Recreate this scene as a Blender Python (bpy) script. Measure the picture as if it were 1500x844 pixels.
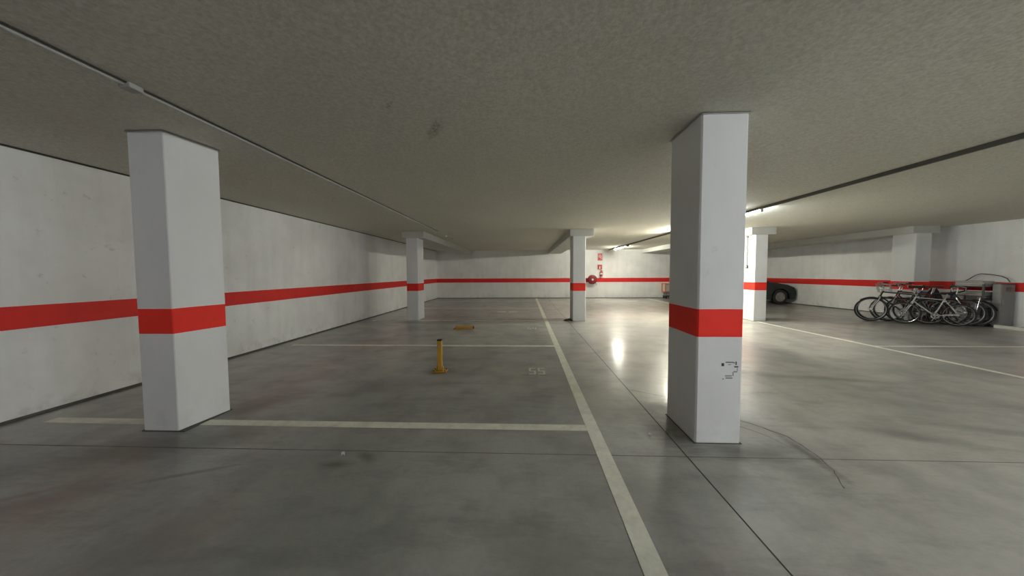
import bpy, bmesh, math, random
from mathutils import Vector, Matrix

# ------------------------------------------------------------------ clear
for o in list(bpy.data.objects):
    bpy.data.objects.remove(o, do_unlink=True)
SC = bpy.context.scene
COL = SC.collection
PI = math.pi
rnd = random.Random(7)

# ------------------------------------------------------------------ camera
f_px, pitch, yaw, roll = 472.2, 0.0466, -0.0413, -0.0051
Fv = Vector((math.sin(yaw)*math.cos(pitch), math.cos(yaw)*math.cos(pitch), -math.sin(pitch)))
r0 = Vector((math.cos(yaw), -math.sin(yaw), 0)); u0 = r0.cross(Fv)
Rv = r0*math.cos(roll)+u0*math.sin(roll); Uv = -r0*math.sin(roll)+u0*math.cos(roll)
cam = bpy.data.cameras.new('camera'); cam.sensor_width = 36; cam.lens = f_px/1500*36
cam.clip_start = 0.05; cam.clip_end = 200
camo = bpy.data.objects.new('camera', cam); COL.objects.link(camo)
camo.matrix_world = Matrix(((Rv.x, Uv.x, -Fv.x, 0), (Rv.y, Uv.y, -Fv.y, 0), (Rv.z, Uv.z, -Fv.z, 1.4), (0, 0, 0, 1)))
SC.camera = camo

# ------------------------------------------------------------------ world, exposure, light level
w = bpy.data.worlds.new('world'); SC.world = w; w.use_nodes = True
w.node_tree.nodes['Background'].inputs[0].default_value = (0, 0, 0, 1)
w.node_tree.nodes['Background'].inputs[1].default_value = 0
SC.view_settings.view_transform = 'Standard'
SC.view_settings.look = 'None'
SC.view_settings.gamma = 1
SC.view_settings.use_curve_mapping = False
SC.view_settings.exposure = 3.03
TUBE = 75.0                                    # emission of the fluorescent tubes

# ------------------------------------------------------------------ dimensions (m)
H = 2.64
XL, YB, YF = -4.925, 17.8, -8.0
def XR(y): return 12.439-0.0566*y
S0, S1 = 0.878, 1.101                          # red stripe

# ------------------------------------------------------------------ node helpers
def newmat(name):
    m = bpy.data.materials.new(name); m.use_nodes = True
    nt = m.node_tree; b = nt.nodes['Principled BSDF']
    return m, nt, b
def N(nt, t, **k):
    n = nt.nodes.new(t)
    for a, v in k.items(): setattr(n, a, v)
    return n
def val(nt, sock, v):
    if isinstance(v, (int, float, tuple)): sock.default_value = v
    else: nt.links.new(v, sock)
def mth(nt, op, a, b=0.0, c=None, clamp=False):
    n = N(nt, 'ShaderNodeMath', operation=op, use_clamp=clamp)
    val(nt, n.inputs[0], a); val(nt, n.inputs[1], b)
    if c is not None: val(nt, n.inputs[2], c)
    return n.outputs[0]
def mix(nt, fac, a, b, mode='MIX'):
    n = N(nt, 'ShaderNodeMix', data_type='RGBA', blend_type=mode)
    val(nt, n.inputs[0], fac)
    for s, v in ((n.inputs[6], a), (n.inputs[7], b)):
        if isinstance(v, tuple) and len(v) == 3: v = (*v, 1)
        val(nt, s, v)
    return n.outputs[2]
def noise(nt, vec, scale, detail=3, rough=.5, dist=0.0):
    n = N(nt, 'ShaderNodeTexNoise'); n.inputs['Scale'].default_value = scale
    n.inputs['Detail'].default_value = detail; n.inputs['Roughness'].default_value = rough
    n.inputs['Distortion'].default_value = dist
    nt.links.new(vec, n.inputs['Vector']); return n.outputs[0]
def ramp(nt, fac, lo, hi, a=0.0, b=1.0):
    n = N(nt, 'ShaderNodeMapRange', interpolation_type='SMOOTHSTEP')
    val(nt, n.inputs[0], fac); n.inputs[1].default_value = lo; n.inputs[2].default_value = hi
    n.inputs[3].default_value = a; n.inputs[4].default_value = b
    return n.outputs[0]
def pos(nt): return N(nt, 'ShaderNodeNewGeometry').outputs['Position']
def sep(nt, v):
    n = N(nt, 'ShaderNodeSeparateXYZ'); nt.links.new(v, n.inputs[0]); return n.outputs
def bump(nt, b, h, strength, dist):
    n = N(nt, 'ShaderNodeBump'); n.inputs['Strength'].default_value = strength
    n.inputs['Distance'].default_value = dist
    nt.links.new(h, n.inputs['Height']); nt.links.new(n.outputs[0], b.inputs['Normal'])
def simple(name, col, rough=.5, metal=0.0, var=.12, scale=14, spec=.5):
    m, nt, b = newmat(name); p = pos(nt)
    n = noise(nt, p, scale, 4)
    c = mix(nt, n, tuple(x*(1-var) for x in col), tuple(min(1, x*(1+var)) for x in col))
    nt.links.new(c, b.inputs['Base Color'])
    b.inputs['Roughness'].default_value = rough; b.inputs['Metallic'].default_value = metal
    b.inputs['Specular IOR Level'].default_value = spec
    return m

def stripe_paint(name, col, red, scuff=.5, bscale=95, bstr=.35, streaks=True):
    m, nt, b = newmat(name); p = pos(nt); s = sep(nt, p)
    zz = mth(nt, 'ADD', s[2], mth(nt, 'MULTIPLY', mth(nt, 'SUBTRACT', noise(nt, p, 3.0, 2), .5), .006))
    lo = mth(nt, 'GREATER_THAN', zz, S0); hi = mth(nt, 'LESS_THAN', zz, S1)
    st = mth(nt, 'MULTIPLY', lo, hi)
    # worn paint: slow blotches, vertical runs and scuffs near the floor
    mp = N(nt, 'ShaderNodeMapping'); nt.links.new(p, mp.inputs[0]); mp.inputs['Scale'].default_value = (3.2, 3.2, .35)
    run = ramp(nt, noise(nt, mp.outputs[0], 1.6, 4, .6), .40, .75)
    blot = ramp(nt, noise(nt, p, 1.3, 5, .6), .35, .7)
    spot = ramp(nt, noise(nt, p, 9, 4, .7), .62, .74)
    low = ramp(nt, s[2], .0, .35, 1.0, 0.0)
    d = mth(nt, 'ADD', mth(nt, 'MULTIPLY', run, .09*scuff), mth(nt, 'MULTIPLY', blot, .16*scuff))
    d = mth(nt, 'ADD', d, mth(nt, 'MULTIPLY', mth(nt, 'MULTIPLY', spot, .25*scuff), 1.0))
    d = mth(nt, 'ADD', d, mth(nt, 'MULTIPLY', mth(nt, 'MULTIPLY', low, ramp(nt, noise(nt, p, 5, 4, .7), .45, .75)), .35*scuff), clamp=True)
    base = mix(nt, d, col, (.30, .29, .26))
    rc = mix(nt, noise(nt, p, 6, 4), tuple(x*.9 for x in red), tuple(x*1.1 for x in red))
    c = mix(nt, st, base, rc)
    nt.links.new(c, b.inputs['Base Color'])
    b.inputs['Roughness'].default_value = .62; b.inputs['Specular IOR Level'].default_value = .35
    bump(nt, b, noise(nt, p, bscale, 3, .6), bstr, .004)
    return m
MAT = {}
MAT['wall'] = stripe_paint('painted_plaster', (.84, .845, .85), (.72, .026, .02), 1.0)
MAT['pillar'] = stripe_paint('painted_concrete', (.81, .82, .83), (.92, .032, .018), .45, 60, .18)

def ceiling_mat():
    m, nt, b = newmat('stippled_ceiling'); p = pos(nt); s = sep(nt, p)
    g = noise(nt, p, 38, 5, .75); big = noise(nt, p, .45, 5, .6)
    c = mix(nt, ramp(nt, g, .30, .72), (.60, .575, .50), (.82, .80, .72))
    c = mix(nt, ramp(nt, big, .35, .7, 0, .30), c, (.60, .575, .49))
    # damp stain with its own broken outline
    wob = mth(nt, 'MULTIPLY', mth(nt, 'SUBTRACT', noise(nt, p, 16, 5, .8), .5), .30)
    for cx, cy, rx, ry, a, k in ((-.78, 2.82, .05, .20, .45, .6), (-1.0, 2.40, .018, .055, .6, .6), (-.45, 1.95, .02, .3, -.5, -.35)):
        dx = mth(nt, 'SUBTRACT', s[0], cx); dy = mth(nt, 'SUBTRACT', s[1], cy)
        ux = mth(nt, 'DIVIDE', mth(nt, 'ADD', mth(nt, 'MULTIPLY', dx, math.cos(a)), mth(nt, 'MULTIPLY', dy, math.sin(a))), rx)
        uy = mth(nt, 'DIVIDE', mth(nt, 'SUBTRACT', mth(nt, 'MULTIPLY', dy, math.cos(a)), mth(nt, 'MULTIPLY', dx, math.sin(a))), ry)
        r = mth(nt, 'SQRT', mth(nt, 'ADD', mth(nt, 'MULTIPLY', ux, ux), mth(nt, 'MULTIPLY', uy, uy)))
        r = mth(nt, 'ADD', r, mth(nt, 'MULTIPLY', wob, 5.5))
        c = mix(nt, mth(nt, 'MULTIPLY', ramp(nt, r, .2, 1.5, abs(k)*1.5, 0), ramp(nt, noise(nt, p, 45, 4, .8), .40, .62)), c, (.25, .23, .18) if k > 0 else (.86, .85, .8))
    nt.links.new(c, b.inputs['Base Color']); b.inputs['Roughness'].default_value = .95
    b.inputs['Specular IOR Level'].default_value = .15
    bump(nt, b, mth(nt, 'ADD', noise(nt, p, 70, 4, .75), mth(nt, 'MULTIPLY', noise(nt, p, 22, 3, .6), .6)), .55, .008)
    return m
MAT['ceiling'] = ceiling_mat()

def floor_mat():
    m, nt, b = newmat('polished_concrete'); p = pos(nt); s = sep(nt, p)
    mp = N(nt, 'ShaderNodeMapping'); nt.links.new(p, mp.inputs[0]); mp.inputs['Scale'].default_value = (1.0, .45, 1)
    big = noise(nt, mp.outputs[0], .55, 6, .62); mid = noise(nt, p, 2.2, 3, .55); fine = noise(nt, p, 30, 4, .7)
    lane = ramp(nt, mth(nt, 'ADD', s[0], mth(nt, 'MULTIPLY', mth(nt, 'SUBTRACT', big, .5), .8)), .4, 2.2)
    lane = mth(nt, 'MULTIPLY', lane, ramp(nt, s[0], 6.3, 6.9, 1, 0))
    c = mix(nt, lane, (.42, .42, .395), (.54, .525, .475))          # parking bays greyer and darker than the driving lane
    c = mix(nt, ramp(nt, big, .36, .66), c, mix(nt, 1.0, c, (.72, .73, .74), 'MULTIPLY'))
    c = mix(nt, ramp(nt, mid, .40, .70, 0, .62), c, mix(nt, 1.0, c, (.62, .61, .62), 'MULTIPLY'))
    c = mix(nt, ramp(nt, mid, .25, .42, .35, 0), c, mix(nt, 1.0, c, (1.25, 1.24, 1.2), 'MULTIPLY'))
    c = mix(nt, ramp(nt, fine, .3, .7, 0, .3), c, mix(nt, 1.0, c, (.7, .7, .7), 'MULTIPLY'))
    mq = N(nt, 'ShaderNodeMapping'); nt.links.new(p, mq.inputs[0]); mq.inputs['Rotation'].default_value = (0, 0, .9); mq.inputs['Scale'].default_value = (1, 4.5, 1)
    wob = mth(nt, 'SUBTRACT', noise(nt, mq.outputs[0], 2.6, 5, .7), .5)
    c = mix(nt, ramp(nt, noise(nt, mq.outputs[0], 1.4, 5, .7), .48, .68, 0, .5), c, mix(nt, 1.0, c, (.68, .67, .66), 'MULTIPLY'))
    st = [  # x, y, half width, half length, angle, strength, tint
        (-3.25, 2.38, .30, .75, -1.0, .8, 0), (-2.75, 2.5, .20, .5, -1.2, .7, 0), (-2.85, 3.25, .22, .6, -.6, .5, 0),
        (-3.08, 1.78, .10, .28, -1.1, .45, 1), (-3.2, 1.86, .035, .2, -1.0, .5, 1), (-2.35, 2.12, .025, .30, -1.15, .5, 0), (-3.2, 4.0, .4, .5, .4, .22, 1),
        (-1.40, 2.25, .13, .06, .1, .95, 0), (-1.22, 2.36, .05, .11, .9, .6, 0), (1.24, 2.78, .17, .36, .1, .75, 0),  # last entry: tyre dirt with the near right column's shadow painted in
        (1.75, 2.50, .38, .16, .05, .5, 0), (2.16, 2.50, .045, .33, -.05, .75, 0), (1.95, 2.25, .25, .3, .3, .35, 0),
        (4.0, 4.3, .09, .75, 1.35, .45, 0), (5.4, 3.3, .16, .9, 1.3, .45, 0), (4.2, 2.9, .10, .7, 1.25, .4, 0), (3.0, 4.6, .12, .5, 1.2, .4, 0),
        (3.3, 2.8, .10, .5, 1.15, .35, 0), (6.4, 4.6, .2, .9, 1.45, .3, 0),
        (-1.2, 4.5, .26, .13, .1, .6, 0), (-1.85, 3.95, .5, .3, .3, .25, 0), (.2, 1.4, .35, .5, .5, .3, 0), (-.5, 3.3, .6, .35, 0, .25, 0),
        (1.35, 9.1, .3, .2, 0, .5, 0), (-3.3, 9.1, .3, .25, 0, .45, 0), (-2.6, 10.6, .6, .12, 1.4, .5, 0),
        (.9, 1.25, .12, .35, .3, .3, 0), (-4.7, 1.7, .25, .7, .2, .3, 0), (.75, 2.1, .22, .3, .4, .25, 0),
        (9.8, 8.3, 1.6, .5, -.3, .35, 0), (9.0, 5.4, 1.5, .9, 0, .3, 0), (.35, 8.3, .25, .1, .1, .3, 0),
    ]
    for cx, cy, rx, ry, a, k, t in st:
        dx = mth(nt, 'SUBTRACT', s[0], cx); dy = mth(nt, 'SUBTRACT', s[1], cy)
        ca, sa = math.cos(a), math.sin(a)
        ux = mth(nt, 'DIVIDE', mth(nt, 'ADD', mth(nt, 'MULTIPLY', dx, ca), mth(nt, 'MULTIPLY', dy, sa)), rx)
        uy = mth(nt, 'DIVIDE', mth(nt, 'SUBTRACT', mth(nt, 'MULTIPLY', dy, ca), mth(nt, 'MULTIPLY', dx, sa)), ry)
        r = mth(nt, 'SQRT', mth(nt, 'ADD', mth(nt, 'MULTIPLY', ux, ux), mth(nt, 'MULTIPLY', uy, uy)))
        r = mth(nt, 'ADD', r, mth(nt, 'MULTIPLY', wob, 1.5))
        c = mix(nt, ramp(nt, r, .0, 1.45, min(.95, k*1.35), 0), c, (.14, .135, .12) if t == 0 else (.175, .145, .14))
    # grime line along the left wall
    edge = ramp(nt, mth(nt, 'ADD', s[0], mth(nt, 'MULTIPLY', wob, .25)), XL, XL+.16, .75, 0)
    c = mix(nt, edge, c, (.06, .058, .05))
    nt.links.new(c, b.inputs['Base Color'])
    rr = ramp(nt, noise(nt, p, 1.9, 5, .65), .3, .75, .295, .42)
    nt.links.new(rr, b.inputs['Roughness']); b.inputs['Specular IOR Level'].default_value = .35
    rep_r = mth(nt, 'ADD', mth(nt, 'SQRT', mth(nt, 'ADD', mth(nt, 'POWER', mth(nt, 'SUBTRACT', s[0], 1.45), 2.0), mth(nt, 'POWER', mth(nt, 'SUBTRACT', s[1], 2.75), 2.0))), mth(nt, 'MULTIPLY', wob, .5))
    rep = ramp(nt, rep_r, .55, 1.0, 1.0, 0.0)          # dull recast patch of slab round the near right column
    nt.links.new(mth(nt, 'MULTIPLY', mth(nt, 'SUBTRACT', 1.0, rep), .38), b.inputs['Coat Weight'])
    nt.links.new(mth(nt, 'ADD', rr, mth(nt, 'MULTIPLY', rep, .22)), b.inputs['Roughness'])
    b.inputs['Coat Roughness'].default_value = .17; b.inputs['Coat IOR'].default_value = 1.45
    h = mth(nt, 'ADD', noise(nt, p, 1.6, 2, .5), mth(nt, 'MULTIPLY', noise(nt, p, 18, 3, .6), .10))
    bump(nt, b, h, .10, .03)
    return m
MAT['floor'] = floor_mat()

def line_mat():
    m, nt, b = newmat('worn_line_paint'); p = pos(nt)
    n = noise(nt, p, 7, 6, .75); k = ramp(nt, n, .35, .75, 0, .75)
    c = mix(nt, k, (.80, .80, .69), (.52, .515, .45))
    nt.links.new(c, b.inputs['Base Color']); b.inputs['Roughness'].default_value = .5
    return m
MAT['line'] = line_mat()
MAT['line_faint'] = simple('faded_line_paint', (.60, .59, .54), .5, var=.2, scale=5)
MAT['joint'] = simple('joint_filler', (.045, .043, .038), .8)
MAT['crack'] = simple('crack_edge', (.11, .105, .09), .8, var=.4, scale=9)
MAT['grime'] = simple('edge_grime', (.10, .097, .085), .9, var=.4)
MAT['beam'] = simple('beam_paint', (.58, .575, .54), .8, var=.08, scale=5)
MAT['grey_plastic'] = simple('conduit_plastic', (.42, .42, .40), .5)
MAT['dark_plastic'] = simple('dark_trunking', (.13, .13, .12), .6)
MAT['white_metal'] = simple('white_enamel', (.78, .78, .76), .4)
MAT['yellow'] = simple('yellow_enamel', (.60, .33, .035), .45, var=.2)
MAT['black'] = simple('black_rubber', (.018, .018, .018), .65)
MAT['black_gloss'] = simple('black_enamel', (.02, .02, .022), .3)
MAT['chrome'] = simple('chrome_steel', (.62, .62, .62), .25, 1.0, .05)
MAT['steel'] = simple('dull_steel', (.42, .42, .42), .4, .8, .1)
MAT['red'] = simple('fire_red', (.50, .02, .02), .4)
MAT['darkred'] = simple('hose_red', (.22, .008, .018), .5)
MAT['white'] = simple('white_print', (.8, .8, .78), .5)
MAT['car'] = simple('dark_green_lacquer', (.012, .02, .018), .22, 0, .1)
MAT['glass'] = simple('tinted_glass', (.02, .024, .026), .08, 0, .05)
MAT['lens'] = simple('lamp_lens', (.6, .6, .6), .15)
MAT['amber'] = simple('tail_lens_red', (.35, .01, .01), .2)
MAT['alloy'] = simple('wheel_alloy', (.36, .36, .36), .35, .7)
MAT['cab'] = simple('grey_cabinet', (.27, .27, .265), .5)
MAT['cabdark'] = simple('dark_cabinet_edge', (.10, .10, .10), .5)
MAT['board'] = simple('pale_board', (.52, .51, .48), .6)
MAT['tarp'] = simple('black_tarpaulin', (.022, .023, .028), .55, var=.4)
MAT['kerb'] = simple('white_kerb', (.62, .62, .58), .7, var=.15)
MAT['orange'] = simple('orange_plastic', (.62, .20, .07), .5)
MAT['rag'] = simple('dark_rag', (.05, .055, .03), .9, var=.5)
MAT['ink'] = simple('black_scuff', (.05, .055, .05), .8, var=.3)
MAT['ink2'] = simple('grey_scuff', (.26, .27, .26), .8, var=.3)
MAT['b_green'] = simple('bike_dark_green', (.02, .035, .02), .35)
MAT['b_silver'] = simple('bike_silver', (.50, .51, .50), .3, .6)
MAT['b_blue'] = simple('bike_blue', (.03, .06, .11), .35)
MAT['b_red'] = simple('bike_maroon', (.17, .02, .02), .35)
MAT['b_white'] = simple('bike_white', (.6, .6, .58), .35)
MAT['brown'] = simple('saddle_brown', (.13, .05, .03), .6)
def emis(name, col, s):
    m, nt, b = newmat(name); b.inputs['Base Color'].default_value = (.9, .9, .9, 1)
    b.inputs['Emission Color'].default_value = (*col, 1); b.inputs['Emission Strength'].default_value = s
    return m
MAT['tube'] = emis('fluorescent_tube', (.92, .985, 1.0), TUBE*.30)
MAT['tubewarm'] = emis('fluorescent_tube_warm', (1.0, .98, .84), TUBE*.52)
MAT['fillmid'] = emis('added_fill_tube_warm', (1.0, .965, .80), TUBE*1.6)
MAT['fillfront'] = emis('added_fill_tube_front', (.95, .985, 1.0), TUBE*1.35)
MAT['tubeside'] = emis('fluorescent_tube_cool', (.92, .98, 1.0), TUBE*.58)

# ------------------------------------------------------------------ mesh helpers
class MB:
    def __init__(s): s.bm = bmesh.new()
    def _t(s, verts, M): bmesh.ops.transform(s.bm, matrix=M, verts=verts)
    def box(s, a, b, bev=0.0, M=None):
        r = bmesh.ops.create_cube(s.bm, size=1)['verts']
        sz = Vector(b)-Vector(a); c = (Vector(a)+Vector(b))/2
        s._t(r, Matrix.Translation(c) @ Matrix.Diagonal((*sz, 1)))
        if bev:
            es = list({e for v in r for e in v.link_edges})
            g = bmesh.ops.bevel(s.bm, geom=es, offset=bev, segments=2, affect='EDGES', profile=.5)
            r = list({v for f in g['faces'] for v in f.verts} | {v for v in r if v.is_valid})
        if M is not None: s._t(r, M)
        return s
    def prism(s, pts, z0, z1, M=None):
        lo = [s.bm.verts.new((x, y, z0)) for x, y in pts]; hi = [s.bm.verts.new((x, y, z1)) for x, y in pts]
        n = len(pts); s.bm.faces.new(lo[::-1]); s.bm.faces.new(hi)
        for i in range(n): s.bm.faces.new((lo[i], lo[(i+1) % n], hi[(i+1) % n], hi[i]))
        if M is not None: s._t(lo+hi, M)
        return s
    def tube(s, pts, r, seg=8, caps=True, closed=False):
        pts = [Vector(p) for p in pts]; n = len(pts)
        rr = r if isinstance(r, (list, tuple)) else [r]*n
        rings = []; up = None
        for i, p in enumerate(pts):
            if closed: t = pts[(i+1) % n]-pts[i-1]
            else: t = pts[min(i+1, n-1)]-pts[max(i-1, 0)]
            t.normalize()
            if up is None:
                up = Vector((0, 0, 1)) if abs(t.z) < .9 else Vector((1, 0, 0))
            a = t.cross(up); a.normalize(); bb = a.cross(t); bb.normalize(); up = bb
            rings.append([s.bm.verts.new(p+a*math.cos(2*PI*k/seg)*rr[i]+bb*math.sin(2*PI*k/seg)*rr[i]) for k in range(seg)])
        m = n if closed else n-1
        for i in range(m):
            A, B = rings[i], rings[(i+1) % n]
            for k in range(seg): s.bm.faces.new((A[k], A[(k+1) % seg], B[(k+1) % seg], B[k]))
        if caps and not closed:
            s.bm.faces.new(rings[0][::-1]); s.bm.faces.new(rings[-1])
        return s
    def lathe(s, prof, seg=24, M=None):     # profile (r, h) round local z
        rings = []; vs = []
        for r, h in prof:
            if r < 1e-6: q = [s.bm.verts.new((0, 0, h))]
            else: q = [s.bm.verts.new((r*math.cos(2*PI*k/seg), r*math.sin(2*PI*k/seg), h)) for k in range(seg)]
            rings.append(q); vs += q
        for A, B in zip(rings, rings[1:]):
            for k in range(seg):
                k2 = (k+1) % seg
                if len(A) == 1 and len(B) == 1: continue
                if len(A) == 1: s.bm.faces.new((A[0], B[k2], B[k]))
                elif len(B) == 1: s.bm.faces.new((A[k], A[k2], B[0]))
                else: s.bm.faces.new((A[k], A[k2], B[k2], B[k]))
        if M is not None: s._t(vs, M)
        return s
    def torus(s, c, R, r, axis='y', seg=36, sseg=8):
        pts = []
        for k in range(seg):
            a = 2*PI*k/seg
            pts.append(Vector(c)+(Vector((R*math.cos(a), 0, R*math.sin(a))) if axis == 'y' else Vector((R*math.cos(a), R*math.sin(a), 0))))
        return s.tube(pts, r, sseg, closed=True)
    def ribbon(s, pts, w, z=0.002, h=.0015):   # thin strip lying on the floor, own thickness
        pts = [Vector((p[0], p[1], 0)) for p in pts]; L = []; n = len(pts)
        for i, p in enumerate(pts):
            t = pts[min(i+1, n-1)]-pts[max(i-1, 0)]; t.normalize(); nn = Vector((-t.y, t.x, 0))
            ww = w[i] if isinstance(w, (list, tuple)) else w
            L.append((p+nn*ww/2, p-nn*ww/2))
        for (a, b_), (c, d) in zip(L, L[1:]):
            q = [s.bm.verts.new((v.x, v.y, z)) for v in (a, b_, d, c)]
            s.bm.faces.new(q)
        return s
    def build(s, name, mat, parent=None, smooth=False, loc=None):
        bmesh.ops.recalc_face_normals(s.bm, faces=s.bm.faces[:])
        me = bpy.data.meshes.new(name); s.bm.to_mesh(me); s.bm.free()
        me.materials.append(MAT[mat] if isinstance(mat, str) else mat)
        o = bpy.data.objects.new(name, me); COL.objects.link(o)
        if smooth:
            for pl in me.polygons: pl.use_smooth = True
            try: me.set_sharp_from_angle(angle=math.radians(40))
            except Exception: pass
        if parent: o.parent = parent
        if loc: o.location = loc
        return o
def thing(name, label, cat, loc=(0, 0, 0), rz=0, group=None):
    o = bpy.data.objects.new(name, None); COL.objects.link(o); o.empty_display_size = .1
    o.location = loc; o.rotation_euler = (0, 0, rz)
    o['label'] = label; o['category'] = cat
    if group: o['group'] = group
    return o
def tag(o, label, cat, group=None):
    o['label'] = label; o['category'] = cat
    if group: o['group'] = group
    return o
def struct(o): o['kind'] = 'structure'; return o
def copy_tree(o, parent=None):
    c = o.copy(); COL.objects.link(c)
    if parent: c.parent = parent
    for ch in list(o.children): copy_tree(ch, c)
    return c
RX = Matrix.Rotation(PI/2, 4, 'X')

# ------------------------------------------------------------------ room shell
floor = struct(MB().box((XL-.3, YF-.3, -.2), (13.4, YB+.3, 0)).build('floor', 'floor'))
struct(MB().box((XL-.3, YF-.3, H), (13.4, YB+.3, H+.2)).build('ceiling', 'ceiling'))
struct(MB().box((XL-.25, YF-.25, 0), (XL, YB+.25, H)).build('wall_left', 'wall'))
struct(MB().box((XL, YB, 0), (XR(YB)+.0, YB+.25, H)).build('wall_back', 'wall'))
struct(MB().prism([(XR(YF-.25), YF-.25), (XR(YF-.25)+.25, YF-.25), (XR(YB+.25)+.25, YB+.25), (XR(YB+.25), YB+.25)], 0, H).build('wall_right', 'wall'))
struct(MB().box((XL, YF-.25, 0), (XR(YF), YF, H)).build('wall_front', 'wall'))
struct(MB().box((XL, YF, 0), (XL+.012, YB, .022)).build('baseboard_left', 'grime'))
struct(MB().box((XL+.012, YB-.012, 0), (XR(YB)-.02, YB, .03)).build('baseboard_back', 'grime'))
struct(MB().prism([(XR(YF)-.012, YF), (XR(YF), YF), (XR(YB), YB-.02), (XR(YB)-.012, YB-.02)], 0, .03).build('baseboard_right', 'grime'))
struct(MB().box((XL, YF, H-.018), (XL+.012, YB-.02, H)).build('trim_1', 'grime'))

# painted floor marks and joints: flat coats on the slab
def mark(name, x0, y0, x1, y1, mat='line', z=.002):
    m = MB(); m.prism([(x0, y0), (x1, y0), (x1, y1), (x0, y1)], .0002, z); return m.build(name, mat, floor)
mark('parking_line', .545, YF+.5, .655, YB-.25, z=.003)                 # long line beside the driving lane
for y in (2.87, 6.13, 9.45, 12.75, 16.0): mark('parking_line', XL+.33, y-.055, .545, y+.055)
for y in (-.4, -3.7): mark('parking_line', XL+.33, y-.055, .545, y+.055)
mark('parking_line', 6.45, YF+.5, 6.53, 9.25, z=.003)
for y in (6.23, 2.95, -.3): mark('parking_line', 6.54, y-.035, 11.3, y+.035, 'line_faint')
mark('parking_line', 6.44, 10.1, 6.54, YB-.3)
MB().box((1.2195, YF, .0002), (1.2275, YB, .0012)).build('floor_joint', 'joint', floor)
MB().box((XL+.05, 2.433, .0003), (12.2, 2.4375, .0014)).build('floor_joint', 'crack', floor)
MB().box((XL+.05, -3.6, .0003), (12.2, -3.594, .0014)).build('floor_joint', 'joint', floor)
MB().box((XL+.05, 8.95, .0003), (11.8, 8.956, .0014)).build('floor_joint', 'joint', floor)
def crack(pts, w, mat='crack'):
    out = []
    for (a, b_) in zip(pts, pts[1:]):
        for k in range(5):
            t = k/5; out.append((a[0]+(b_[0]-a[0])*t+rnd.uniform(-.008, .008), a[1]+(b_[1]-a[1])*t+rnd.uniform(-.008, .008)))
    out.append(pts[-1]); MB().ribbon(out, [w*rnd.uniform(.5, 1.3) for _ in out], .0026).build('floor_crack', mat, floor)
crack([(1.24, 3.84), (1.40, 3.74), (1.60, 3.60), (1.80, 3.42), (1.98, 3.10), (2.12, 2.93), (2.21, 2.77), (2.22, 2.55), (2.17, 2.30), (2.05, 2.10)], .009)
crack([(1.80, 3.0), (1.95, 2.93), (2.05, 2.78), (2.10, 2.6)], .006)

# bay numbers, stencilled and worn: blocky strokes
SEG = {'5': 'afgcd', '6': 'afgedc', '4': 'fgbc', '7': 'abc', '8': 'abcdefg'}
def number(txt, x, y, w, h, mat):
    m = MB(); t = w*.26
    for i, ch in enumerate(txt):
        x0 = x+i*(w*1.35)
        R_ = {'a': (0, h-t*1.3, w, h), 'd': (0, 0, w, t*1.3), 'g': (0, h/2-t*.6, w, h/2+t*.6), 'f': (0, h/2, t, h), 'b': (w-t, h/2, w, h), 'e': (0, 0, t, h/2), 'c': (w-t, 0, w, h/2)}
        for j, k in enumerate(SEG[ch]):
            a = R_[k]; m.prism([(x0+a[0], y+a[1]), (x0+a[2], y+a[1]), (x0+a[2], y+a[3]), (x0+a[0], y+a[3])], .0003, .0016+.0001*j)
    return m.build('bay_number', mat, floor)
number('55', .05, 4.40, .095, .30, 'line_faint')
number('54', .05, 7.95, .095, .30, 'line_faint')
number('55', -1.0, 11.4, .30, .30, 'line_faint')

# ------------------------------------------------------------------ columns
def column(label, x0, y0, x1, y1, top=H, chamfer=0.0, bev=.012, collar=False, group=None):
    cx, cy = (x0+x1)/2, (y0+y1)/2
    t = thing('concrete_column', label, 'column', (cx, cy, 0), 0, group)
    m = MB()
    a, b_, c, d = x0-cx, y0-cy, x1-cx, y1-cy
    if chamfer: pts = [(a+bev, b_), (c-chamfer, b_), (c-chamfer+.006, b_+.006), (c, d-bev), (c-bev, d), (a+bev, d), (a, d-bev), (a, b_+bev)]
    else: pts = [(a+bev, b_), (c-bev, b_), (c, b_+bev), (c, d-bev), (c-bev, d), (a+bev, d), (a, d-bev), (a, b_+bev)]
    m.prism(pts, 0, top-(.012 if collar else 0)); m.build('shaft', 'pillar', t)
    if collar:
        MB().prism([(x*1.0+(.012 if x > 0 else -.012), y+(.012 if y > 0 else -.012)) for x, y in pts], top-.012, top-.006).build('collar', 'grey_plastic', t)
        MB().prism([(x*.985, y*.985) for x, y in pts], top-.006, top).build('joint_gap', 'joint', t)
    # dirty mastic line round the foot
    MB().prism([(a-.008, b_-.008), (c+.008, b_-.008), (c+.008, d+.008), (a-.008, d+.008)], .0004, .006).build('foot_joint', 'grime', t)
    return t
colL = column('thick white square column standing nearest the camera on the left', -3.431, 2.695, -3.045, 3.15, chamfer=.062, collar=True)
colR = column('white square column nearest the camera on the right, black scuffs low on its face', 1.383, 2.637, 1.745, 3.165, collar=True)
column('far white column under a beam, closest to the left wall', -3.525, 9.45, -3.18, 10.0, 2.44)
column('slender far column in the middle, left of the red hose reel', 1.363, 9.30, 1.725, 9.9, 2.44)
col4 = column('far white column with light switch and conduit, just left of parked car', 6.455, 9.36, 6.80, 9.96, 2.44)
column('far right column rising behind the parked bicycles', 10.78, 9.40, 11.20, 9.98, 2.44)

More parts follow.
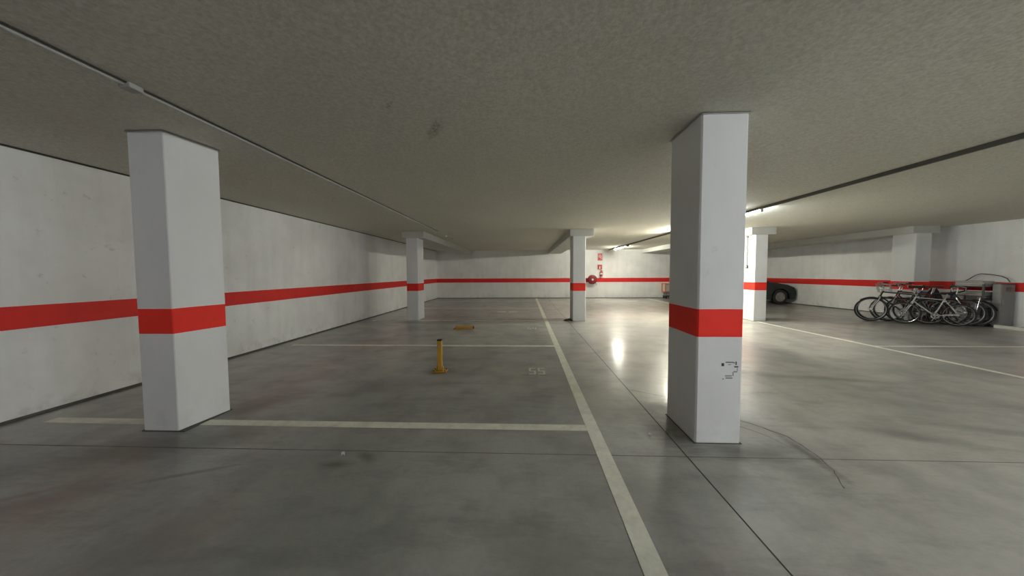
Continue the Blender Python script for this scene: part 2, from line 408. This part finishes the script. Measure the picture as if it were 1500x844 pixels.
# scuffs on the near right column (front face), real thin marks
def face_mark(x0, z0, x1, z1, mat):
    m = MB(); m.box((x0-1.564, -.2655, z0), (x1-1.564, -.2635, z1)); return m
sm = MB()
for x0, z0, x1, z1 in ((1.612, .668, 1.672, .675), (1.580, .640, 1.600, .664), (1.690, .650, 1.698, .678), (1.680, .630, 1.712, .640), (1.674, .664, 1.682, .672)):
    sm.box((x0-1.564, -.2655, z0), (x1-1.564, -.2635, z1))
sm.build('scuff_mark', 'ink', colR)
sm = MB()
for x0, z0, x1, z1 in ((1.676, .590, 1.704, .600), (1.610, .556, 1.662, .565), (1.614, .538, 1.668, .548), (1.668, .560, 1.676, .592), (1.702, .600, 1.708, .625), (1.632, .650, 1.654, .656), (1.59, .53, 1.60, .54)):
    sm.box((x0-1.564, -.2653, z0), (x1-1.564, -.2635, z1))
sm.build('scuff_mark', 'ink2', colR)

# ------------------------------------------------------------------ beams
def beam(label, x0, x1, y0, mx=None):
    t = thing('ceiling_beam', label, 'beam', ((x0+x1)/2, y0, 2.44))
    h = (x1-x0)/2; L = YB-.001-y0
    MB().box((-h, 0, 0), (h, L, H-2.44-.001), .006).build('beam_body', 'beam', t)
    return t
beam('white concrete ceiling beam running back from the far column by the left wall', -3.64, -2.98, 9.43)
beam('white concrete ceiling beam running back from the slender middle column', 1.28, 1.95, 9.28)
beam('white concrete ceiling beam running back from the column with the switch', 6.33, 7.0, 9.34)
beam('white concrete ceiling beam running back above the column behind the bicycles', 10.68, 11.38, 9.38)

# ------------------------------------------------------------------ ceiling services
t = thing('cable_conduit', 'thin grey conduit along the ceiling above the left parking bays', 'conduit', (-2.573, YF+.1, H))
MB().tube([(0, 0, -.014), (0, 9.30-YF-.0, -.014)], .012, 8).build('pipe', 'grey_plastic', t, True)
for y in (.8, 4.3, 7.8, 11.3): 
    MB().box((-.018, y-YF, -.03), (.018, y-YF+.03, -.001)).build('clip', 'grey_plastic', t)
MB().tube([(.024, 0, -.0065), (.024, 9.3-YF, -.0065)], .005, 6).build('cable', 'joint', t, True)
MB().box((-.035, 10.06-.04-.1, -.036), (.045, 10.06+.04-.1, -.001), .005).build('junction_box', 'grey_plastic', t)
t = thing('cable_trunking', 'dark cable trunking along the ceiling above the driving lane', 'trunking', (4.50, YF+.1, H))
MB().box((-.015, 0, -.05), (.015, YB-.3-YF, -.0005), .003).build('duct', 'dark_plastic', t)
MB().box((-.05, 14.25-YF, -.10), (.05, 14.35-YF, -.0505), .008).build('junction_box', 'dark_plastic', t)

def lamp(label, x, y, L=1.5, mat='tube'):
    t = thing('ceiling_light', label, 'light', (x, y, H), 0, 'fluorescent batten lights')
    MB().box((-.028, 0, -.045), (.028, L, -.0005), .006).build('housing', 'white_metal', t)
    for yy in (.0, L-.02): MB().box((-.024, yy, -.088), (.024, yy+.02, -.0455), .004).build('end_cap', 'white_metal', t)
    MB().tube([(0, .021, -.066), (0, L-.021, -.066)], .0165, 12).build('tube', mat, t, True)
    return t
lamp('lit fluorescent light on the ceiling beyond the near right column', 4.555+.0, 6.45)
lamp('distant lit fluorescent light near the back wall, right of the hose reel', 4.555, 15.2, mat='tubewarm')
lamp('fluorescent light on the ceiling over the driving lane beside the camera', 4.555, -.75, mat='tubeside')
lamp('added fluorescent fill light hidden behind the near right column, farther than its neighbour', 4.555, 9.05, 1.25, mat='fillmid')  # added lamp, kept out of sight, to brighten the far left bays
lamp('added fluorescent fill light on the ceiling near the front wall over the driving lane', 4.555, -6.9, mat='fillfront')  # added behind the camera to lift the left wall and column fronts

t = thing('smoke_detector', 'small pale smoke detector on the ceiling beside the far left beam', 'smoke detector', (-2.60, 10.54, H))
MB().lathe([(0, -.0005), (.055, -.0005), (.055, -.018), (.048, -.022), (0, -.022)], 20).build('base', 'white_metal', t, True)
MB().lathe([(0, -.0225), (.036, -.0225), (.040, -.04), (.028, -.052), (0, -.054)], 20).build('sensor_head', 'white_metal', t, True)

t = thing('light_switch', 'light switch box with a dark conduit on the far column by the car', 'switch', (6.453, 9.66, 1.50))
MB().box((-.045, -.045, 0), (0, .045, .09), .006).build('switch_box', 'dark_plastic', t)
MB().tube([(-.02, 0, .09), (-.02, 0, .90)], .011, 8).build('conduit', 'dark_plastic', t, True)
MB().box((-.04, -.03, .885), (0, .03, .925), .004).build('junction_box', 'dark_plastic', t)
MB().box((-.052, -.018, .03), (-.0455, .018, .065), .002).build('rocker', 'white_metal', t)

# ------------------------------------------------------------------ fire equipment on the back wall
t = thing('fire_hose_reel', 'round red fire hose reel on the back wall over the red stripe', 'hose reel', (3.64, YB, 1.02))
MY = Matrix.Rotation(PI/2, 4, 'X')
MB().box((-.05, -.05, -.13), (.05, -.002, .13), .008).build('wall_bracket', 'darkred', t)
for yy in (-.055, -.185):
    MB().lathe([(.06, 0), (.24, 0), (.25, .006), (.24, .012), (.06, .012)], 40, Matrix.Translation((0, yy, 0)) @ MY).build('disc', 'darkred', t, True)
hs = MB()
for k in range(3):
    for j in range(3): hs.torus((0, -.085-.035*j, 0), .13+.032*k, .0155, 'y', 40, 8)
hs.build('hose', 'darkred', t, True)
MB().lathe([(0, 0), (.055, 0), (.055, .16), (0, .16)], 20, Matrix.Translation((0, -.05, 0)) @ MY).build('hub', 'white_metal', t, True)
MB().tube([(.16, -.20, -.17), (.19, -.22, -.24), (.19, -.21, -.31)], [.014, .012, .007], 10).build('nozzle', 'black', t, True)

def sign(label, x, z, w, h, picto):
    t = thing('safety_sign', label, 'sign', (x, YB, z))
    MB().box((-w/2, -.006, 0), (w/2, -.001, h), .001).build('plate', 'red', t)
    m = MB()
    m.box((-w/2+.012, -.0068, .012), (w/2-.012, -.0062, .018)); m.box((-w/2+.012, -.0068, h-.018), (w/2-.012, -.0062, h-.012))
    m.box((-w/2+.012, -.0068, .018), (-w/2+.018, -.0062, h-.018)); m.box((w/2-.018, -.0068, .018), (w/2-.012, -.0062, h-.018))
    m.build('border', 'white', t)
    m = MB()
    if picto == 'reel':
        pts = [(0+.065*math.cos(a), -.0075, h*.58+.065*math.sin(a)) for a in [2*PI*k/24 for k in range(24)]]
        m.tube(pts, .009, 6, closed=True); m.tube([(.065, -.0075, h*.58), (.065, -.0075, h*.22), (.03, -.0075, h*.16)], .008, 6)
        m.lathe([(0, 0), (.02, 0), (.02, .002), (0, .002)], 12, Matrix.Translation((0, -.0065, h*.58)) @ MY)
    else:
        m.box((-.030, -.009, h*.15), (.030, -.0065, h*.62), .001); m.box((-.012, -.009, h*.62), (.012, -.0065, h*.74))
        m.tube([(.012, -.0078, h*.70), (.06, -.0078, h*.68), (.062, -.0078, h*.4)], .006, 6)
    m.build('pictogram', 'white', t)
    return t
sign('small red sign with white hose reel pictogram, topmost on the back wall', 4.07, 2.05, .26, .40, 'reel')
sign('small red sign with white extinguisher pictogram, just above the extinguisher', 4.06, 1.56, .26, .27, 'ext')
t = thing('fire_extinguisher', 'small red fire extinguisher hung on the back wall below two signs', 'fire extinguisher', (4.12, YB-.085, 1.19))
MB().lathe([(0, 0), (.062, 0), (.066, .01), (.066, .23), (.055, .262), (.022, .28), (.022, .30), (0, .30)], 24).build('cylinder', 'red', t, True)
MB().lathe([(.0664, .10), (.0668, .10), (.0668, .19), (.0664, .19)], 24).build('label_band', 'white', t, True)
m = MB(); m.box((-.018, -.018, .30), (.018, .018, .325), .003); m.box((-.09, -.008, .325), (.02, .008, .335)); m.box((-.085, -.008, .345), (.02, .008, .353)); m.build('valve', 'black', t)
MB().tube([(.02, 0, .312), (.075, 0, .30), (.088, 0, .22), (.08, 0, .06)], .009, 8).build('hose', 'black', t, True)
MB().box((-.03, .067, .12), (.03, .085, .26)).build('bracket', 'steel', t)

# orange framed box on a dark trolley base, half behind the near right column
t = thing('trolley_box', 'orange framed pale box on dark base standing by the back wall', 'box', (7.62, YB-.30, 0))
m = MB()
for zz in (.34, .76): 
    for yy in (-.22, .20): m.box((-.26, yy, zz), (.26, yy+.03, zz+.045))
    for xx in (-.26, .23): m.box((xx, -.19, zz), (xx+.03, .20, zz+.045))
for xx in (-.26, .225):
    for yy in (-.22, .195): m.box((xx, yy, .385), (xx+.035, yy+.035, .76))
m.build('frame', 'orange', t)
MB().box((-.222, -.182, .385), (.222, .192, .755), .01).build('bin', 'board', t)
MB().box((-.23, -.19, .10), (.23, .18, .145), .01).build('base', 'black', t)
for xx in (-.17, .17):
    for yy in (-.14, .13): MB().tube([(xx, yy, .145), (xx, yy, .34)], .012, 6).build('support', 'dark_plastic', t)
for xx in (-.17, .17):
    for yy in (-.14, .13):
        MB().lathe([(0, -.014), (.045, -.014), (.05, -.006), (.05, .006), (.045, .014), (0, .014)], 16, Matrix.Translation((xx, yy, .05)) @ MY).build('wheel', 'black', t, True)

# ------------------------------------------------------------------ yellow parking posts
def post(label, x, y, folded, rz=0):
    t = thing('parking_post', label, 'parking post', (x, y, .003), rz, 'yellow parking posts')
    MB().box((-.10, -.07, 0), (.10, .07, .012), .003).build('base_plate', 'yellow', t)
    for sx in (-1, 1):
        for sy in (-1, 1): MB().lathe([(0, .012), (.010, .012), (.010, .021), (0, .023)], 6, Matrix.Translation((.08*sx, .05*sy, .0))).build('bolt', 'black', t)
        MB().box((sx*.042-.004, -.03, .012), (sx*.042+.004, .03, .075), .002).build('hinge_bracket', 'yellow', t)
    M = Matrix.Translation((0, 0, .045)) @ (Matrix.Rotation(PI/2, 4, 'Y') if folded else Matrix.Identity(4))
    L = .395
    m = MB(); m.box((-.032, -.032, -.03), (.032, .032, L), .008, M); m.build('post', 'yellow', t)
    m = MB(); m.box((-.033, -.033, L), (.033, .033, L+.02), .006, M); m.build('cap', 'black', t)
    m = MB(); m.lathe([(0, -.05), (.014, -.05), (.014, .05), (0, .05)], 12, Matrix.Translation((0, 0, .045)) @ Matrix.Rotation(PI/2, 4, 'Y')); m.build('hinge_pin', 'steel', t)
    m = MB(); m.lathe([(0, 0), (.014, 0), (.014, .008), (0, .008)], 12, M @ Matrix.Translation((0, -.032, L*.8)) @ MY); m.build('lock', 'steel', t)
    return t
post('upright yellow parking post standing in the middle of the first bay', -1.22, 4.50, False)
post('yellow parking post folded flat on the floor of the second bay', -1.70, 7.95, True)

# ------------------------------------------------------------------ litter
m = MB(); bmesh.ops.create_icosphere(m.bm, subdivisions=3, radius=1)
for v in m.bm.verts:
    k = 1+.25*math.sin(v.co.x*5+1)*math.cos(v.co.y*4)+rnd.uniform(-.08, .08)
    v.co = Vector((v.co.x*.12*k, v.co.y*.08*k, max(-.0, v.co.z)*.055*k+.003))
tag(m.build('crumpled_rag', 'rag', None, True, (1.25, 9.40, 0)), 'crumpled dark rag on the floor at the slender middle column', 'rag')
def scrap(label, x, y, s, rz, h=.02):
    m = MB(); n = 5
    vs = [[m.bm.verts.new(((i/n-.5)*s+rnd.uniform(-.1, .1)*s/n, (j/n-.5)*s*.6, .004+abs(math.sin(i*1.9+j))*h)) for j in range(n+1)] for i in range(n+1)]
    for i in range(n):
        for j in range(n): m.bm.faces.new((vs[i][j], vs[i+1][j], vs[i+1][j+1], vs[i][j+1]))
    o = m.build('paper_scrap', 'white', None, False, (x, y, 0)); o.rotation_euler.z = rz
    md = o.modifiers.new('thickness', 'SOLIDIFY'); md.thickness = .001
    return tag(o, label, 'paper scrap')
scrap('tiny white paper scrap on the dark stain near the front parking line', -1.40, 2.355, .022, .3, .035)
scrap('tiny white paper scrap lying left of the near right column foot', 1.07, 2.76, .035, 1.1, .006)

# ------------------------------------------------------------------ bicycles
def bicycle(label, fx, fy, rx, ry, frame='b_green', lean=.12, bar='flat', guards=True, basket=False, saddle='black', rimm='steel', steer=.0, rack=False, H_=.0, scale=1.0):
    d = Vector((rx-fx, ry-fy, 0)); d.normalize()
    rz = math.atan2(d.y, d.x)
    t = thing('bicycle', label, 'bicycle', (fx, fy, 0), rz, 'bicycles parked by the right wall')
    t.rotation_euler = (lean, 0, rz); t.scale = (scale,)*3
    R, WB = .335, 1.05
    FW = Vector((0, 0, R)); RW = Vector((WB, 0, R)); BB = Vector((.60, 0, .29))
    HT = Vector((.205, 0, .86)); HB = Vector((.155, 0, .70)); ST = Vector((.76, 0, .80)); SP = Vector((.795, 0, .95+H_))
    def wheel(c, steer=0):
        M = Matrix.Translation(c) @ Matrix.Rotation(steer, 4, 'Z')
        mm = MB(); mm.torus((0, 0, 0), R-.019, .0195, 'y', 40, 8); mm._t(mm.bm.verts[:], M); wo = mm.build('wheel', 'black', t, True)
        mm = MB(); mm.torus((0, 0, 0), R-.042, .0105, 'y', 40, 6); mm._t(mm.bm.verts[:], M); mm.build('rim', rimm, wo, True)
        mm = MB()
        for k in range(28):
            a = 2*PI*k/28; b2 = a+(.35 if k % 2 else -.35); s = .03 if (k//2) % 2 else -.03
            mm.tube([(.02*math.cos(b2), s, .02*math.sin(b2)), ((R-.045)*math.cos(a), 0, (R-.045)*math.sin(a))], .0014, 3)
        mm._t(mm.bm.verts[:], M); mm.build('spokes', 'chrome', wo)
        mm = MB(); mm.lathe([(0, -.05), (.008, -.05), (.008, -.035), (.024, -.033), (.024, -.028), (.014, -.025), (.014, .025), (.024, .028), (.024, .033), (.008, .035), (.008, .05), (0, .05)], 14, MY)
        mm._t(mm.bm.verts[:], M); mm.build('hub', 'chrome', wo, True)
    wheel(FW, steer); wheel(RW)
    m = MB()
    m.tube([HT, HB], .018, 10); m.tube([HT-Vector((0, 0, .03)), ST+Vector((-.0, 0, -.03))], .014, 10); m.tube([HB+Vector((0, 0, .02)), BB], .017, 10); m.tube([BB, ST], .015, 10)
    for s in (-1, 1):
        m.tube([BB+Vector((0, s*.02, 0)), RW+Vector((-.1, s*.052, 0)), RW+Vector((0, s*.055, 0))], .0095, 8)
        m.tube([ST+Vector((0, s*.015, -.03)), RW+Vector((0, s*.055, 0))], .008, 8)
    m.lathe([(0, -.035), (.021, -.035), (.021, .035), (0, .035)], 14, Matrix.Translation(BB) @ MY)
    m.build('frame', frame, t, True)
    m = MB()
    for s in (-1, 1): m.tube([HB+Vector((-.005, s*.02, 0)), HB+Vector((-.02, s*.045, -.05)), FW+Vector((.03, s*.052, .10)), FW+Vector((0, s*.055, 0))], [.013, .013, .010, .008], 8)
    m.tube([HB+Vector((-.005, -.03, 0)), HB+Vector((-.005, .03, 0))], .014, 8); m.build('fork', 'chrome' if frame != 'b_white' else frame, t, True)
    top = HT+Vector((.02, 0, .10+H_*.5))
    m = MB(); m.tube([HT, top], .012, 8); m.tube([top, top+Vector((-.07, 0, .015))], .014, 8)
    c = top+Vector((-.07, 0, .015))
    if bar == 'flat': P = [c+Vector((.05, -.31, .02)), c+Vector((.02, -.15, .02)), c, c+Vector((.02, .15, .02)), c+Vector((.05, .31, .02))]
    elif bar == 'cruiser': P = [c+Vector((.22, -.30, .07)), c+Vector((.10, -.29, .08)), c+Vector((-.02, -.16, .09)), c, c+Vector((-.02, .16, .09)), c+Vector((.10, .29, .08)), c+Vector((.22, .30, .07))]
    else: P = [c+Vector((.02, -.21, -.14)), c+Vector((-.09, -.21, -.10)), c+Vector((-.10, -.21, -.02)), c+Vector((-.02, -.20, 0)), c, c+Vector((-.02, .20, 0)), c+Vector((-.10, .21, -.02)), c+Vector((-.09, .21, -.10)), c+Vector((.02, .21, -.14))]
    m.tube(P, .011, 8); hb = m.build('handlebar', 'chrome', t, True)
    for s, (a, b2) in ((-1, (P[0], P[1])), (1, (P[-1], P[-2]))):
        e = a+(b2-a).normalized()*.11
        MB().tube([a, e], .016, 8).build('grip', 'black', hb, True)
        MB().tube([e, e+Vector((-.04, -s*.01, -.02)), a+Vector((-.05, 0, -.03))], .005, 6).build('brake_lever', 'chrome', hb, True)
    MB().tube([ST-Vector((.0, 0, .04)), SP], .0125, 8).build('seat_post', 'chrome', t, True)
    m = MB(); prof = [(-.13, .020, .0), (-.06, .028, .004), (.02, .055, .004), (.09, .078, .010), (.13, .070, .012), (.145, .035, .008)]
    rows = []
    for x, w_, z in prof: rows.append([m.bm.verts.new(SP+Vector((x, w_*math.cos(a), z+.03+(.022 if math.sin(a) > 0 else .030)*math.sin(a)))) for a in [2*PI*k/12 for k in range(12)]])
    for A, B in zip(rows, rows[1:]):
        for k in range(12): m.bm.faces.new((A[k], A[(k+1) % 12], B[(k+1) % 12], B[k]))
    m.bm.faces.new(rows[0][::-1]); m.bm.faces.new(rows[-1]); m.build('saddle', saddle, t, True)
    m = MB()
    m.tube([BB+Vector((0, -.07, 0)), BB+Vector((-.06, -.075, -.155))], .009, 6); m.tube([BB+Vector((0, .07, 0)), BB+Vector((.06, .075, .155))], .009, 6)
    m.tube([BB+Vector((0, -.075, 0)), BB+Vector((0, .075, 0))], .010, 8)
    cr = m.build('crank', 'steel', t, True)
    MB().lathe([(.055, -.002), (.09, -.003), (.09, .003), (.055, .002)], 28, Matrix.Translation(BB+Vector((0, -.048, 0))) @ MY).build('chainring', 'steel', cr, True)
    MB().box((-.045-.06, -.145, -.012-.155), (.045-.06, -.078, .012-.155), .003, Matrix.Translation(BB)).build('pedal', 'black', cr)
    MB().box((-.045+.06, .078, -.012+.155), (.045+.06, .145, .012+.155), .003, Matrix.Translation(BB)).build('pedal', 'black', cr)
    MB().tube([BB+Vector((0, -.048, .088)), RW+Vector((0, -.048, .038)), RW+Vector((.038, -.048, 0)), RW+Vector((0, -.048, -.038)), BB+Vector((0, -.048, -.088))], .004, 4).build('chain', 'black', t)
    if guards:
        for c0, a0, a1 in ((FW, .25, 2.3), (RW, .2, 2.9)):
            m = MB(); rows = []
            for k in range(19):
                a = a0+(a1-a0)*k/18; dr = Vector((math.cos(a), 0, math.sin(a)))
                rows.append([m.bm.verts.new(c0+dr*rr_+Vector((0, yy, 0))) for yy, rr_ in ((-.026, R+.008), (-.014, R+.019), (.014, R+.019), (.026, R+.008))])
            for A, B in zip(rows, rows[1:]):
                for q in range(3): m.bm.faces.new((A[q], A[q+1], B[q+1], B[q]))
            o = m.build('mudguard', frame if frame != 'b_silver' else 'chrome', t, True)
            md = o.modifiers.new('thickness', 'SOLIDIFY'); md.thickness = .002
    if rack:
        m = MB(); z = R*2+.06
        for s in (-1, 0, 1): m.tube([(.80, s*.05, z), (1.20, s*.055, z)], .005, 6)
        m.tube([(1.20, -.055, z), (1.20, .055, z)], .005, 6); m.tube([(1.0, -.055, z), (1.0, .055, z)], .005, 6)
        for s in (-1, 1): m.tube([(1.12, s*.055, z), (1.06, s*.06, R)], .005, 6)
        m.build('luggage_rack', 'chrome', t, True)
    if basket:
        m = MB()
        for z, k in ((.80, .85), (.88, .92), (.96, 1.0), (1.04, 1.06)):
            m.tube([(-.26*k+.06, -.15*k, z), (-.26*k+.06, .15*k, z), (.06, .15*k, z), (.06, -.15*k, z)], .004, 5, closed=True)
        for yy in (-.14, -.07, 0, .07, .14):
            m.tube([(-.16, yy*.85, .80), (-.215, yy*1.06, 1.04)], .003, 4); m.tube([(.06, yy*.85, .80), (.06, yy*1.06, 1.04)], .003, 4); m.tube([(-.16, yy*.85, .80), (.06, yy*.85, .80)], .003, 4)
        for xx in (-.16, -.08, 0): 
            for s in (-1, 1): m.tube([(xx, s*.13, .80), (xx*1.25, s*.155, 1.04)], .003, 4)
        m.build('basket', 'steel', t, True)
    MB().tube([BB+Vector((.10, .02, -.0)), BB+Vector((.16, .14, -.282))], .008, 6).build('kickstand', 'steel', t, True)
    return t
bicycle('dark green bicycle with black mudguards at the left end of the row', 9.68, 9.42, 10.58, 8.86, 'b_green', .10, 'cruiser')
bicycle('silver bicycle with a white saddle, second from the left in the row', 9.95, 9.66, 10.80, 9.06, 'b_silver', -.03, 'flat', False, saddle='white', steer=.3, rack=True)
bicycle('small white bicycle with bright rims in front of the row', 10.12, 9.02, 10.95, 8.50, 'b_white', .14, 'flat', False, rimm='chrome', steer=-.35, scale=.86)
bicycle('maroon bicycle with brown saddle and wire basket in the middle of the row', 10.12, 9.42, 10.95, 8.78, 'b_red', -.02, 'cruiser', True, saddle='brown', basket=True)
bicycle('blue bicycle with drop handlebar turned the opposite way to the others', 11.16, 8.60, 10.36, 9.16, 'b_blue', .10, 'drop', False)
bicycle('black bicycle with a chrome rack at the right end of the row', 10.46, 9.18, 11.28, 8.56, 'black_gloss', -.08, 'flat', True, steer=.25, rack=True)
bicycle('black bicycle with brown saddle leaning closest to the tarpaulin bundle', 10.27, 9.47, 11.11, 8.87, 'black_gloss', -.12, 'cruiser', True, saddle='brown', rimm='steel')

# black tarpaulin bundle
m = MB(); bmesh.ops.create_icosphere(m.bm, subdivisions=4, radius=1)
for v in m.bm.verts:
    c = v.co.copy(); a = math.atan2(c.y, c.x)
    k = 1+.07*math.sin(5*a+c.z*3)+.05*math.sin(9*a-2*c.z)+.05*math.sin(c.z*7+c.x*4)
    zz = max(c.z, -.82)
    v.co = Vector((c.x*.20*k*(1-.18*zz), c.y*.165*k*(1-.18*zz), (zz+.82)*.50*(1+.05*math.sin(3*a))))
tag(m.build('tarpaulin_bundle', 'tarp', None, True, (11.08, 9.19, .002)), 'black tarpaulin bundle standing between the bicycles and pale shelf', 'bundle')

# shelf with pale boards along the right wall
SX, SY = 11.50, 8.88
t = thing('shelf_rack', 'low dark metal rack loaded with pale boards by the right wall', 'rack', (SX+.19, SY, 0))
for sx in (-.17, .17):
    for sy in (-.30, .30): MB().box((sx-.015, sy-.015, 0), (sx+.015, sy+.015, 1.06)).build('leg', 'cabdark', t)
for z in (.14, .44, .74, .98): MB().box((-.19, -.32, z), (.19, .32, z+.02), .002).build('shelf', 'cabdark', t)
k = 0
for z0, n in ((.16, 3), (.46, 3), (.76, 2), (1.0, 3)):
    z = z0
    for i in range(n):
        th = .035+.02*((i+int(z0*10)) % 2)
        o = MB().box((-.145, -.27, 0), (.145, .27, th), .004).build('wooden_board', 'board', None, False, (SX+.19+.005*((k*7) % 3-1), SY+.012*((k*5) % 3-1), z+.001))
        o.rotation_euler.z = .02*((k*3) % 5-2)*.5
        lev = {.16: 'lowest', .46: 'second', .76: 'third', 1.0: 'top'}[z0]
        ordn = ['bottom', 'middle', 'upper'][i] if n == 3 else ['bottom', 'upper'][i]
        tag(o, '%s pale board in the stack on the %s shelf of the rack' % (ordn, lev), 'board', 'pale boards on the rack')
        z += th+.004; k += 1
m = MB(); pts = [(11.862, 9.17, 1.13), (11.85, 9.10, 1.17), (11.86, 8.98, 1.28), (11.86, 8.88, 1.32), (11.86, 8.70, 1.30), (11.86, 8.52, 1.26), (11.86, 8.42, 1.20), (11.86, 8.37, 1.115)]
Pm = []
for a, b_ in zip(pts, pts[1:]):
    for k in range(4): Pm.append(tuple(a[i]+(b_[i]-a[i])*k/4 for i in range(3)))
Pm.append(pts[-1])
o = m.tube([(a-11.86, b_-9.0, c) for a, b_, c in Pm], .011, 8).build('bent_tube', 'cabdark', None, True, (11.84, 9.0, 0))
tag(o, 'thin dark bent tube arching over the pale boards against the wall', 'tube')
t = thing('metal_cabinet', 'grey metal cabinet against the right wall beyond the white kerb', 'cabinet', (11.785, 8.425, 0))
MB().box((-.16, -.068, .03), (.16, .075, 1.06), .005).build('body', 'cab', t)
MB().box((-.15, -.06, 0), (.15, .07, .03)).build('plinth', 'cabdark', t)
MB().box((-.168, -.078, 1.06), (.166, .08, 1.08), .003).build('top', 'cabdark', t)
dr = MB().box((-.15, -.078, .06), (.15, -.0685, 1.04), .003).build('door', 'cab', t)
MB().box((-.125, -.09, .55), (-.112, -.0785, .67), .002).build('handle', 'steel', dr)
m = MB()
for k in range(5): m.box((-.06, -.0805, .90+k*.02), (.06, -.0782, .908+k*.02))
m.build('vent', 'cabdark', dr)
m = MB(); m.box((11.42, 3.0, 0), (11.55, 8.30, .075), .01)
tag(m.build('parking_kerb', 'kerb'), 'low white kerb on the floor before the grey cabinet', 'kerb')

# ------------------------------------------------------------------ car, nose to the right wall
def car():
    t = thing('car', 'dark hatchback parked nose to the wall, mostly hidden behind far column', 'car', (9.55, 14.98, 0))
    R = .315; xf, xr = 1.32, -1.20; hw = .82
    # side outline (x, z) with wheel arches
    out = [(-1.95, .28)]
    def arch(cx):
        return [(cx-(R+.06)*math.cos(a), .30+(R+.06)*math.sin(a)) for a in [PI*k/12 for k in range(13)]]
    out += [(xr-R-.06, .22)]+arch(xr)+[(xr+R+.06, .20)]
    out += [(xf-R-.06, .20)]+arch(xf)+[(xf+R+.06, .22), (1.93, .24), (1.97, .42), (1.95, .58), (1.88, .72), (1.60, .84), (1.20, .91), (.90, .95)]
    out += [(.0, .96), (-1.2, .98), (-1.85, .96), (-1.97, .75), (-1.98, .45)]
    def yk(x, z): return hw
    m = MB(); L, Rr = [], []
    for x, z in out: L.append(m.bm.verts.new((x, -yk(x, z), z))); Rr.append(m.bm.verts.new((x, yk(x, z), z)))
    n = len(out)
    m.bm.faces.new(L); m.bm.faces.new(Rr[::-1])
    for i in range(n): m.bm.faces.new((L[i], L[(i+1) % n], Rr[(i+1) % n], Rr[i]))
    bmesh.ops.triangulate(m.bm, faces=[f for f in m.bm.faces if len(f.verts) > 4])
    body = m.build('body', 'car', t)
    bv = body.modifiers.new('soft_edges', 'BEVEL'); bv.width = .03; bv.segments = 3; bv.limit_method = 'ANGLE'; bv.angle_limit = math.radians(50)
    # cabin
    sec = [(.92, .945, .74, 0), (.30, 1.36, .62, 0), (-.1, 1.42, .60, 0), (-1.0, 1.41, .60, 0), (-1.55, 1.28, .60, 0), (-1.90, .97, .72, 0)]
    m = MB(); A = []
    for x, z, y, _ in sec: A.append((m.bm.verts.new((x, -y, z)), m.bm.verts.new((x, y, z))))
    base = [(m.bm.verts.new((x, -.76, .95)), m.bm.verts.new((x, .76, .95))) for x, z, y, _ in sec]
    for i in range(len(sec)-1):
        m.bm.faces.new((A[i][0], A[i+1][0], A[i+1][1], A[i][1]))
        m.bm.faces.new((A[i][0], base[i][0], base[i+1][0], A[i+1][0])); m.bm.faces.new((A[i][1], A[i+1][1], base[i+1][1], base[i][1]))
    m.build('roof', 'car', t)
    def panel(name, q, mat='glass', off=.006):
        m = MB(); v = [Vector(p) for p in q]; nn = (v[1]-v[0]).cross(v[2]-v[0]).normalized()
        a = [m.bm.verts.new(p+nn*off) for p in v]; b2 = [m.bm.verts.new(p+nn*(off+.004)) for p in v]
        m.bm.faces.new(a[::-1]); m.bm.faces.new(b2)
        for i in range(len(v)): m.bm.faces.new((a[i], a[(i+1) % len(v)], b2[(i+1) % len(v)], b2[i]))
        return m.build(name, mat, t)
    panel('windscreen', [(.86, -.68, .985), (.86, .68, .985), (.36, .58, 1.32), (.36, -.58, 1.32)])
    panel('rear_window', [(-1.86, .66, 1.02), (-1.86, -.66, 1.02), (-1.60, -.56, 1.24), (-1.60, .56, 1.24)])
    for s in (-1, 1):
        for x0, x1, xa, xb in ((.72, -.28, .26, -.28), (-.34, -1.25, -.34, -1.15)):
            q = [(x0, s*.745, 1.0), (x1, s*.745, 1.0), (xb, s*.635, 1.33), (xa, s*.635, 1.33)]
            if s < 0: q = q[::-1]
            panel('side_window', q, off=.012)
        MB().box((1.80, s*.62-.14, .60), (1.925, s*.62+.14, .72), .03).build('headlight', 'lens', t)
        MB().box((-1.985, s*.66-.08, .68), (-1.90, s*.66+.08, .90), .02).build('tail_light', 'amber', t)
        MB().box((.48, s*.86-.06, .98), (.60, s*.86+.06, 1.08), .02).build('mirror', 'car', t)
        MB().box((-.10, s*.83-.015, .80), (.08, s*.83+.015, .83), .006).build('door_handle', 'black', t)
    MB().box((1.84, -.66, .27), (2.01, .66, .46), .04).build('bumper', 'black', t)
    MB().box((-2.02, -.66, .30), (-1.93, .66, .50), .03).build('bumper', 'black', t)
    MB().box((1.95, -.26, .33), (2.018, .26, .43), .004).build('number_plate', 'board', t)
    for x in (xf, xr):
        for s in (-1, 1):
            M = Matrix.Translation((x, s*.72, R)) @ (MY if s < 0 else MY.inverted())
            o = MB().lathe([(.19, -.08), (.29, -.085), (.312, -.07), (.315, -.05), (.315, .05), (.312, .07), (.29, .085), (.20, .08)], 36, M).build('wheel', 'black', t, True)
            m = MB(); m.lathe([(0, .055), (.05, .06), (.06, .03), (.17, .03), (.19, .07), (.205, .075), (.205, -.07), (0, -.07)], 36, M)
            for k in range(5):
                a = 2*PI*k/5; Mk = M @ Matrix.Rotation(a, 4, 'Z')
                m.box((.04, -.025, .035), (.185, .025, .062), .004, Mk)
            m.build('hubcap', 'alloy', o, True)
    return t
car()
